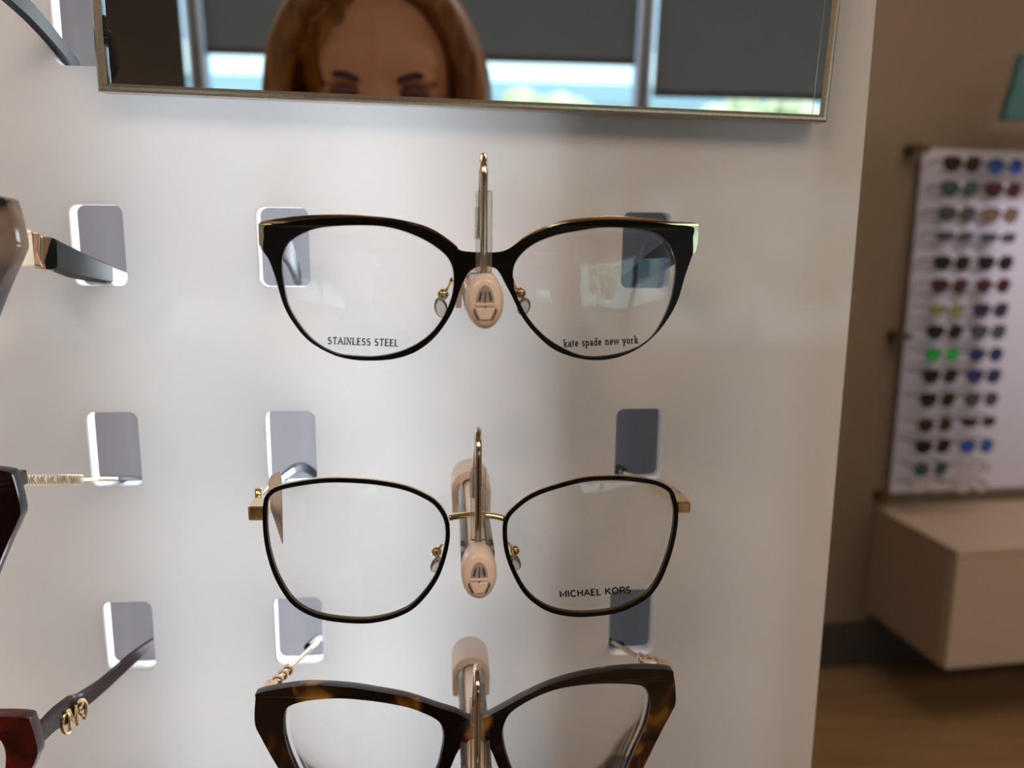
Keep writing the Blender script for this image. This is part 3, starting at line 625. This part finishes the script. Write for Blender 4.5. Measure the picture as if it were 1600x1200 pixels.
# row 0: only the temple end shows in the top left corner
t, sh = neighbour('black-framed glasses whose dark temple enters the slot in the top left corner', SH3, s3, (1053, 1056), (-104, -78), -.072, .0045, M['black_plastic'])
temple(t, 'temple', [(-112, -76, -.066), (-30, -44, -.050), (20, -6, -.030), (70, 46, -.008), (118, 106, .014)], [.007, .008, .0075, .0068, .0058], .0030, M['black_plastic'])

# ---------------------------------------------------------------- display hooks
HX = 0.0093
def hook(label, px_cap, hide=False, x=None):
    cap = at(px_cap[0], px_cap[1], -0.0940) if x is None else Vector((x, -0.094, px_cap))
    base = Vector((cap.x, 0, cap.z)); X = cap.x; Z = cap.z
    t = thing('display_hook', label, 'display hook', base, 'cream hooks holding up the eyeglasses')
    # rod with a clear channel on both sides
    bm = BM(); bar(bm, [(X, -0.0005, Z), (X, -0.088, Z)], .0085, .0062); obj('rod', bm, M['cream'], t, bevel=.0008)
    for s in (-1, 1):
        bm = BM(); bar(bm, [(X + s * .0042, -0.001, Z), (X + s * .0042, -0.087, Z)], .0070, .0020); obj('clear_channel', bm, M['clear'], t)
    # saddle-shaped collar against the panel
    bm = BM(); o_ = []; 
    for a in range(0, 181, 15): o_.append(Vector((X + .0078 * math.cos(math.radians(a)), -.0002, Z + .001 + .0078 * math.sin(math.radians(a)))))
    o_ += [Vector((X - .0074, -.0002, Z - .0085)), Vector((X - .0052, -.0002, Z - .0085))]
    for a in range(180, -1, -15): o_.append(Vector((X + .0050 * math.cos(math.radians(a)), -.0002, Z + .0005 + .0050 * math.sin(math.radians(a)))))
    o_ += [Vector((X + .0052, -.0002, Z - .0085)), Vector((X + .0074, -.0002, Z - .0085))]
    plate(bm, o_, [], -.018); obj('collar', bm, M['cream'], t, bevel=.0012)
    # oval cap
    bm = BM(); rings = []
    for (yy, s) in ((0, .80), (-.004, .97), (-.008, 1.0), (-.0105, .97), (-.0118, .88), (-.0124, .70)):
        rings.append([bm.verts.new((X + .0054 * s * math.cos(a), cap.y + .008 + yy, Z + .0079 * s * math.sin(a))) for a in [2 * math.pi * k / 32 for k in range(32)]])
    for i in range(len(rings) - 1):
        for k in range(32): bm.faces.new((rings[i][k], rings[i][(k + 1) % 32], rings[i + 1][(k + 1) % 32], rings[i + 1][k]))
    bm.faces.new(rings[0]); bm.faces.new(rings[-1])
    co = obj('end_cap', bm, M['cream'], t, True); yf = cap.y + .008 - .0124
    arch = [(-.0026, -.0006), (-.0024, .0015), (-.0017, .0034), (-.0008, .0044), (0, .0047), (.0008, .0044), (.0017, .0034), (.0024, .0015), (.0026, -.0006)]
    A = [Vector((X + a, yf - .0001, Z + b)) for a, b in arch]; obj('arch_recess', plate(BM(), A, [], .0006), M['cream_dark'], co)
    bm = BM()
    for s in (-1, 1): hexa(bm, [Vector((X + s * q[0], yf - .0003, Z + q[1])) for q in ((.0009, .0026), (.0012, .0030), (.0019, .0004), (.0014, .0002))], [Vector((X + s * q[0], yf - .00005, Z + q[1])) for q in ((.0009, .0026), (.0012, .0030), (.0019, .0004), (.0014, .0002))])
    box(bm, X - .00012, X + .00012, yf - .0003, yf, Z - .0018, Z + .0030)
    for pl in ([(-.0030, -.0018), (-.0030, -.0028), (-.0019, -.0050)], [(.0030, -.0018), (.0030, -.0028), (.0019, -.0050)]):
        ribbon(bm, pl, .00035, lambda a, b: Vector((X + a, yf - .0003, Z + b)), .0003)
    obj('slots', bm, M['slit'], co)
    obj('latch_bar', box(BM(), X - .0027, X + .0027, yf - .0006, yf, Z - .0011, Z - .0003), M['cream'], co, bevel=.0002)
    o_ = [(-.0024, -.0019), (.0024, -.0019), (.0021, -.0034), (.0014, -.0048), (-.0014, -.0048), (-.0021, -.0034)]
    obj('push_tab', plate(BM(), [Vector((X + a, yf - .0007, Z + b)) for a, b in o_][::-1], [], .0008), M['cream'], co, bevel=.0002)
    # wire hoop that swings up over the bridge: front leg, round top, short rear leg
    top = Z + .0405
    P = [(X, cap.y + .0065, Z + .004), (X, cap.y + .0055, Z + .014), (X, cap.y + .0055, top - .008)]
    P = cr(P, 4, False) + [Vector((X, cap.y + .0115 - .006 * math.cos(math.radians(a)), top - .006 + .006 * math.sin(math.radians(a)))) for a in range(0, 181, 15)]
    P += [Vector((X - .0003, cap.y + .0175, top - .012)), Vector((X - .0006, cap.y + .0175, Z + .0175))]
    wr = obj('wire_hoop', tube(BM(), P, .00105, 12), M['chrome'], t, True)
    bm = BM(); bar(bm, [(X, cap.y + .0055, Z + .0075), (X, cap.y + .0055, top - .0095)], .0020, .0058, side=None) if False else box(bm, X - .0023, X + .0023, cap.y + .0046, cap.y + .0064, Z + .0075, top - .010)
    obj('clear_sleeve', bm, M['clear'], wr, bevel=.0005)
    obj('clear_sleeve', box(BM(), X - .0022, X + .0012, cap.y + .0165, cap.y + .0185, Z + .0170, top - .014), M['clear'], wr, bevel=.0005)
    return t
hook('cream hook with oval cap holding the top black and gold glasses', (757, 470))
hook('cream hook with oval cap holding the middle thin-rimmed glasses', (748, 892))
hook('cream hook at bottom edge holding the dark tortoiseshell glasses', 0, x=0) if False else None
c1, c2 = at(757, 470, -.094), at(748, 892, -.094)
h3 = hook('cream hook near the bottom edge holding the dark tortoiseshell glasses', c2.z - .0790, x=c2.x)
NX = -0.204
for k, lb in enumerate(('cream hook of the black-framed pair beyond the top left corner', 'cream hook of the amber tortoiseshell pair left of the frame', 'cream hook of the burgundy pair left of the frame', 'cream hook of the red tortoiseshell pair left of the frame')):
    hook(lb, c1.z + .080 * (1 - k), x=NX)

# ---------------------------------------------------------------- the person taking the picture, seen in the mirror
EY = mir(592, 154, -0.475)                          # midpoint between the eyes
def fuse(name, bm, m, parent, vox, smooth=4, edit=None):
    me = bpy.data.meshes.new(name); bmesh.ops.recalc_face_normals(bm, faces=bm.faces); bm.to_mesh(me); bm.free()
    o = bpy.data.objects.new(name, me); C.objects.link(o)
    r = o.modifiers.new('r', 'REMESH'); r.mode = 'VOXEL'; r.voxel_size = vox
    if smooth: s = o.modifiers.new('s', 'SMOOTH'); s.iterations = smooth; s.factor = 0.5
    dg = bpy.context.evaluated_depsgraph_get(); dg.update()
    m2 = bpy.data.meshes.new_from_object(o.evaluated_get(dg)); o.modifiers.clear(); o.data = m2; bpy.data.meshes.remove(me)
    m2.name = name
    if edit:
        for v in m2.vertices: v.co = edit(v.co)
    m2.materials.clear(); m2.materials.append(m); m2.polygons.foreach_set('use_smooth', [True] * len(m2.polygons))
    o.parent = parent; o.matrix_parent_inverse = Matrix.Translation(-parent.location); return o
def limb(bm, pts, rad, seg=14):
    P = [Vector(p) for p in pts]; Q = cr(P, 4, False); R = []
    for i in range(len(rad) - 1):
        for k in range(4): R.append(rad[i] + (rad[i + 1] - rad[i]) * k / 4)
    R.append(rad[-1]); tube(bm, Q, R, seg)
    for q, r_ in ((Q[0], R[0]), (Q[-1], R[-1])): ell(bm, q, (r_, r_, r_), 12, 8)
EX, EYY, EZ = EY
pr = thing('person', 'person with shoulder-length auburn hair holding up a phone, forehead and eyes reflected in mirror', 'person', (EX, EYY - .12, 0))
CM = cam.matrix_world
def cl(x, y, z): return CM @ Vector((x, y, z))
edge = {-1: -0.090, 1: 0.060}
sh_z = EZ - .285
SHO = {s: Vector((EX + s * .165, EYY - .125, sh_z)) for s in (-1, 1)}
WR = {s: cl(edge[s] + s * .040, -.085, .060) for s in (-1, 1)}
ELB = {s: (SHO[s] + WR[s]) / 2 + Vector((s * .09, -.02, -.17)) for s in (-1, 1)}
HIP = Vector((EX, EYY - .14, .92))
bm = BM()
# head: cranium, face, jaw, brow, cheeks, nose, lips, ears
E0 = Vector((EX, EYY, EZ))
ell(bm, E0 + Vector((0, -.088, .030)), (.073, .095, .092)); ell(bm, E0 + Vector((0, -.048, -.020)), (.062, .058, .088))
ell(bm, E0 + Vector((0, -.040, -.078)), (.043, .050, .040)); ell(bm, E0 + Vector((0, -.014, -.104)), (.020, .018, .016))
ell(bm, E0 + Vector((0, -.020, .030)), (.055, .026, .040))
for s in (-1, 1):
    ell(bm, E0 + Vector((s * .030, -.004, .017)), (.022, .010, .007)); ell(bm, E0 + Vector((s * .040, -.018, -.035)), (.022, .020, .020))
    ell(bm, E0 + Vector((s * .074, -.088, -.012)), (.008, .018, .030)); ell(bm, E0 + Vector((s * .010, .014, -.042)), (.008, .009, .007))
tube(bm, [E0 + Vector((0, -.004, .008)), E0 + Vector((0, .010, -.018)), E0 + Vector((0, .022, -.040))], [.008, .009, .011], 12); ell(bm, E0 + Vector((0, .020, -.041)), (.011, .010, .009))
ell(bm, E0 + Vector((0, .004, -.070)), (.023, .010, .006)); ell(bm, E0 + Vector((0, .003, -.080)), (.020, .010, .006))
NB = E0 + Vector((0, -.115, -.225))
limb(bm, [E0 + Vector((0, -.09, -.07)), E0 + Vector((0, -.10, -.14)), NB], [.055, .052, .060])
# trunk
limb(bm, [NB + Vector((0, 0, -.02)), Vector((EX, EYY - .13, sh_z - .12)), Vector((EX, EYY - .13, 1.12)), HIP], [.07, .112, .098, .125], 20)
limb(bm, [SHO[-1], NB + Vector((-.05, -.01, -.045)), NB + Vector((.05, -.01, -.045)), SHO[1]], [.052, .060, .060, .052])
for s in (-1, 1):
    limb(bm, [SHO[s], SHO[s].lerp(ELB[s], .5), ELB[s]], [.050, .044, .038]); limb(bm, [ELB[s], ELB[s].lerp(WR[s], .4), WR[s]], [.038, .037, .024])
    kn = Vector((EX + s * .10, EYY - .10, .50)); an = Vector((EX + s * .11, EYY - .15, .09))
    limb(bm, [HIP + Vector((s * .085, 0, -.02)), (HIP + Vector((s * .085, 0, 0)) + kn) / 2, kn], [.092, .080, .056]); limb(bm, [kn, kn.lerp(an, .35), an], [.056, .055, .034])
    limb(bm, [an + Vector((0, 0, -.03)), an + Vector((0, .12, -.055))], [.036, .026])
    e = edge[s]
    limb(bm, [WR[s], cl(e + s * .034, -.055, .045), cl(e + s * .026, -.022, .030), cl(e + s * .024, .012, .024)], [.024, .027, .026, .020])
    limb(bm, [cl(e + s * .024, -.028, .024), cl(e + s * .026, .008, .020)], [.020, .020])
    for k, (yy, ln) in enumerate(((.028, .020), (.009, .026), (-.010, .024), (-.028, .014))):
        limb(bm, [cl(e + s * .024, yy * .9, .022), cl(e + s * .0165, yy, .006), cl(e + s * .0105, yy, -.0075), cl(e - s * ln * .5, yy - .001, -.0098), cl(e - s * ln, yy - .003, -.0085)], [.0088, .0084, .0078, .0074, .0064], 12)
    limb(bm, [cl(e + s * .032, -.045, .040), cl(e + s * .012, -.030, .030), cl(e - s * .006, -.008, .0215), cl(e - s * .020, .006, .0185)], [.013, .0110, .0096, .0080], 12)
def sockets(p):
    for s in (-1, 1):
        d = p - (E0 + Vector((s * .0315, 0, 0)))
        if d.y > -.04 and abs(d.x) < .05 and abs(d.z) < .05: p = p - Vector((0, .011 * math.exp(-((d.x / .018) ** 2 + ((d.z - .003) / .012) ** 2)), 0))
    return p
fuse('body', bm, M['skin'], pr, 0.0030, 3, sockets)
for s in (-1, 1):
    c = E0 + Vector((s * .0315, -.0145, -.001))
    e = obj('eye', ell(BM(), c, (.0122, .0118, .0112), 20, 14), M['eye'], pr, True)
    obj('iris', ell(BM(), c + Vector((0, .0090, 0)), (.0055, .0038, .0055), 16, 10), M['iris'], e, True)
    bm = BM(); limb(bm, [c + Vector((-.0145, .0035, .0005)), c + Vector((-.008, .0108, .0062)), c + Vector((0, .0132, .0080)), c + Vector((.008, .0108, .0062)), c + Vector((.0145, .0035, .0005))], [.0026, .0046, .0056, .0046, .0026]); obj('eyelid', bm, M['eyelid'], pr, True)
    bm = BM(); limb(bm, [c + Vector((-s * .012, .016, .017)), c + Vector((s * .004, .0165, .021)), c + Vector((s * .020, .004, .015))], [.0030, .0034, .0014]); obj('eyebrow', bm, M['brow'], pr, True)
obj('lips', ell(ell(BM(), E0 + Vector((0, .0065, -.0705)), (.0215, .0090, .0048)), E0 + Vector((0, .0055, -.079)), (.019, .0090, .0055)), M['lip'], pr, True)
# hair: locks from a side parting down past the shoulders
bm = BM(); HC = E0 + Vector((-.007, -.088, .030))
random.seed(11)
ell(bm, HC + Vector((0, -.016, .012)), (.084, .100, .094))
for s in (-1, 1):
    for k in range(17):
        f = k / 16; y_ = .068 - .165 * f
        top = HC + Vector((-.008 + s * .004, y_, .098 - .35 * max(0, y_ - .02) - .9 * max(0, -y_ - .03)))
        w_ = random.uniform(-.004, .004)
        hx = .074 + .020 * (1 - abs(f - .45))
        p1 = HC + Vector((s * .052, y_ * .92 + .002, .080 - .25 * max(0, y_))); p2 = HC + Vector((s * hx, y_ * .75 - .002, .012 + w_))
        p3 = HC + Vector((s * (hx + .010), y_ * .7 - .006, -.055)); p4 = HC + Vector((s * (hx + .018 + w_), y_ * .6 - .01, -.125)); p5 = HC + Vector((s * (hx + .004 + 2 * w_), y_ * .55 - .012, -.205 - .03 * random.random()))
        limb(bm, [top, p1, p2, p3, p4, p5], [.012, .014, .0145, .015, .014, .006], 10)
for k in range(9):
    x = -.07 + .14 * k / 8; limb(bm, [HC + Vector((x * .6, -.07, .06)), HC + Vector((x, -.112, -.02)), HC + Vector((x * 1.05, -.105, -.11)), HC + Vector((x * 1.05, -.095, -.21))], [.02, .020, .018, .008], 10)
fuse('hair', bm, M['hair'], pr, 0.0030, 2)
# clothes
bm = BM()
limb(bm, [NB + Vector((0, 0, -.045)), Vector((EX, EYY - .13, sh_z - .12)), Vector((EX, EYY - .13, 1.12)), HIP + Vector((0, 0, -.03))], [.078, .124, .108, .138], 24)
limb(bm, [SHO[-1], NB + Vector((-.05, -.01, -.055)), NB + Vector((.05, -.01, -.055)), SHO[1]], [.061, .066, .066, .061])
for s in (-1, 1):
    limb(bm, [SHO[s], SHO[s].lerp(ELB[s], .5), ELB[s]], [.060, .053, .047]); limb(bm, [ELB[s], ELB[s].lerp(WR[s], .4), ELB[s].lerp(WR[s], .88)], [.047, .045, .034])
fuse('sweater', bm, M['shirt'], pr, 0.006, 3)
bm = BM(); limb(bm, [HIP + Vector((0, 0, .05)), HIP + Vector((0, 0, -.05))], [.132, .138], 24)
for s in (-1, 1):
    kn = Vector((EX + s * .10, EYY - .10, .50)); an = Vector((EX + s * .11, EYY - .15, .12))
    limb(bm, [HIP + Vector((s * .085, 0, -.02)), (HIP + Vector((s * .085, 0, 0)) + kn) / 2, kn], [.102, .090, .066]); limb(bm, [kn, kn.lerp(an, .35), an], [.066, .064, .048])
fuse('jeans', bm, M['jeans'], pr, 0.007, 3)
for s in (-1, 1):
    an = Vector((EX + s * .11, EYY - .15, .055)); bm = BM(); limb(bm, [an + Vector((0, -.03, -.005)), an + Vector((0, .06, -.012)), an + Vector((0, .15, -.022))], [.050, .043, .033])
    for v in bm.verts: v.co.z = max(v.co.z, 0.0)
    obj('shoe', bm, M['shoe'], pr, True)
# phone held in both hands right behind the lens
ph = thing('phone', 'dark phone held sideways in both hands in front of the person', 'phone', cl(-.015, .006, .006))
def cbox(bm, x0, x1, y0, y1, z0, z1): return box(bm, x0, x1, y0, y1, z0, z1, mx=CM)
obj('phone_body', cbox(BM(), -.089, .059, -.031, .043, .0026, .0100), M['phone'], ph, bevel=.003, seg=4)
obj('screen', cbox(BM(), -.085, .055, -.027, .039, .0101, .0105), M['phone_glass'], ph, bevel=.0003)
for (x, y) in ((0, 0), (0, .019), (.018, .0095)):
    bm = BM(); tube(bm, [cl(x, y, .0025), cl(x, y, .0016)], .0075, 24); obj('camera_lens', bm, M['phone_glass'], ph)

# ---------------------------------------------------------------- far wall: floating cabinet, sunglasses rack, sign
def fobj(name, bm, m, parent=None, **k):
    bm.transform(FARM); return obj(name, bm, m, parent, **k)
off_f = 0.42
bl = far(1366, 797, 0.0)
# front edge: find its distance from the wall so that the corner lands where the photo shows it
ca = None
for k in range(100):
    o_ = 0.1 + k * 0.01; q = far(1495, 861, o_)
    if ca is None or abs(q.x - bl.x) < abs(ca[1].x - bl.x): ca = (o_, q)
CO, cq = ca; CT = cq.z; CB = far(1472, 1046, CO).z
print('CAB', CO, cq, CT, CB, bl, fp)
ct = thing('floating_cabinet', 'ivory floating cabinet fixed to the wall under the sunglasses rack', 'cabinet', FARM @ Vector((bl.x, 0, CB)))
fobj('carcass', box(BM(), bl.x, bl.x + 1.7, -CO + .02, 0, CB, CT - .02), M['cab'], ct, bevel=.003)
fobj('cabinet_top', box(BM(), bl.x, bl.x + 1.7, -CO, 0, CT - .02, CT), M['cab'], ct, bevel=.003)
for k in range(2):
    fobj('drawer_front', box(BM(), bl.x + .004 + k * .85, bl.x + .846 + k * .85, -CO, -CO + .0195, CB, CT - .023), M['cab'], ct, bevel=.002)
a = far(1440, 232, .03); b = far(1392, 770, .03)
RXL = (a.x + b.x) / 2; RZT, RZB = a.z, max(b.z, CT + .02)
print('RACK', a, b, RXL, RZT, RZB)
rk = thing('sunglasses_rack', 'violet-white acrylic sunglasses rack on brown standoffs above the ivory cabinet', 'display rack', FARM @ Vector((RXL, 0, RZB)))
fobj('rack_panel', box(BM(), RXL, RXL + .95, -.034, -.026, RZB, RZT), M['rack'], rk)
for (u, v) in ((1428, 233), (1401, 525), (1379, 776)):
    q = far(u, v, .03)
    bm = BM(); tube(bm, [(q.x, -.0001, q.z), (q.x, -.05, q.z)], .018, 16); box(bm, q.x, RXL + .02, -.040, -.0345, q.z - .008, q.z + .008)
    fobj('standoff', bm, M['knob'], rk, smooth=False)
KIND = {'black': (.01, .01, .012), 'brown': (.035, .018, .013), 'maroon': (.05, .014, .018), 'olive': (.22, .21, .06), 'green': (.03, .34, .06), 'teal': (.035, .075, .07), 'blue': (.03, .09, .34), 'navy': (.02, .03, .10), 'purple': (.03, .02, .055), 'indigo': (.03, .03, .11), 'slate': (.05, .06, .07), 'tan': (.14, .09, .065), 'clear': (.5, .45, .45)}
LM = {k: mat('lens_' + k, v, .08, 0, .6) for k, v in KIND.items()}
FRM = {k: mat('frame_' + k, tuple(c * .6 for c in v), .2) for k, v in KIND.items()}
WORD = ['top', 'second', 'third', 'fourth', 'fifth', 'sixth', 'seventh', 'eighth', 'ninth', 'tenth', 'eleventh', 'twelfth', 'thirteenth', 'fourteenth', 'lowest']
def sunglasses(u, v, colr, style, label):
    c = far(u, v, .13); w_ = .066
    t = thing('sunglasses', label, 'sunglasses', FARM @ Vector((c.x, -.13, c.z)), 'sunglasses on the far rack')
    bm = BM(); loops = []
    for s in (-1, 1):
        hh = .021 if style != 2 else .013
        if style == 0: L = [(.008, .010), (.02, .019), (.05, .021), (.062, .012), (.058, -.010), (.044, -.022), (.024, -.021), (.011, -.008)]
        elif style == 1: L = [(.010, .006), (.02, .018), (.036, .023), (.052, .018), (.060, .002), (.052, -.015), (.036, -.021), (.019, -.015)]
        else: L = [(.008, .008), (.02, .012), (.05, .014), (.062, .008), (.056, -.008), (.044, -.013), (.024, -.012), (.011, -.005)]
        loops.append([Vector((c.x + s * p.x, -.13 + 1.2 * p.x ** 2, c.z + p.y)) for p in cr([Vector(p) for p in L], 3)])
    for lp in loops: plate(bm, inset(lp, -.003), [lp], .003)
    box(bm, c.x - .011, c.x + .011, -.130, -.127, c.z + .004, c.z + .010)
    fobj('frame', bm, FRM[colr], t)
    for lp in loops: fobj('lens', plate(BM(), shift(lp, 0, 0, .0006), [], .0015), LM[colr], t)
    for s in (-1, 1):
        bm = BM(); bar(bm, [(c.x + s * .064, -.126, c.z + .010), (c.x + s * .062, -.07, c.z + .010), (c.x + s * .056, -.035, c.z + .002)], .006, .003); fobj('temple', bm, FRM[colr], t)
    q = Vector((c.x, 0, c.z))
    bm = BM(); tube(bm, [(c.x, -.0345, c.z + .004), (c.x, -.134, c.z + .004)], .0025, 8); ell(bm, (c.x, -.135, c.z + .013), (.005, .004, .007), 10, 8)  # white ball stands in for the highlight on the nose holder
    fobj('peg', bm, M['peg'], rk, smooth=True)
RY_ = [256, 295, 334, 370, 411, 447, 485, 519, 555, 588, 625, 665, 698, 734, 762]
C1 = ['brown', 'teal', 'slate', 'slate', 'black', 'maroon', 'olive', 'black', 'green', 'black', 'black', 'brown', 'black', 'teal', 'clear']
C2 = ['blue', 'maroon', 'tan', 'slate', 'black', 'maroon', 'purple', 'slate', 'navy', 'indigo', 'slate', 'brown', 'blue', 'clear', 'clear']
for i, v in enumerate(RY_):
    x1 = 1505 - (v - 256) * .1035; x2 = x1 + 68
    st = [0, 0, 0, 2, 0, 0, 2, 0, 1, 0, 0, 1, 0, 1, 2][i]
    sunglasses(x1, v, C1[i], st, '%s sunglasses in the %s row, left column of the far rack' % ({'clear': 'clear-lensed', 'green': 'green mirrored'}.get(C1[i], C1[i]), WORD[i]))
    sunglasses(x2, v + (5 if i == 0 else -5 if i == 11 else 2 if i < 4 else 0), C2[i], [1, 0, 0, 2, 0, 1, 0, 0, 1, 0, 1, 2, 1, 2, 2][i], '%s sunglasses in the %s row, second column of the far rack' % ({'clear': 'clear-lensed', 'blue': 'blue mirrored'}.get(C2[i], C2[i]), WORD[i]))
# teal sign above
q0, q1 = far(1592, 84, .25), far(1562, 188, .25)
tg = tag(fobj('hanging_sign', hexa(BM(), [Vector(v) for v in ((q1.x, -.27, q1.z), (q1.x + .4, -.27, q1.z), (q1.x + .4, -.27, q0.z), (q0.x, -.27, q0.z))], [Vector(v) for v in ((q1.x, -.24, q1.z), (q1.x + .4, -.24, q1.z), (q1.x + .4, -.24, q0.z), (q0.x, -.24, q0.z))]), M['teal'], bevel=.004), 'dark teal slanted sign above the rack at the right edge', 'sign')
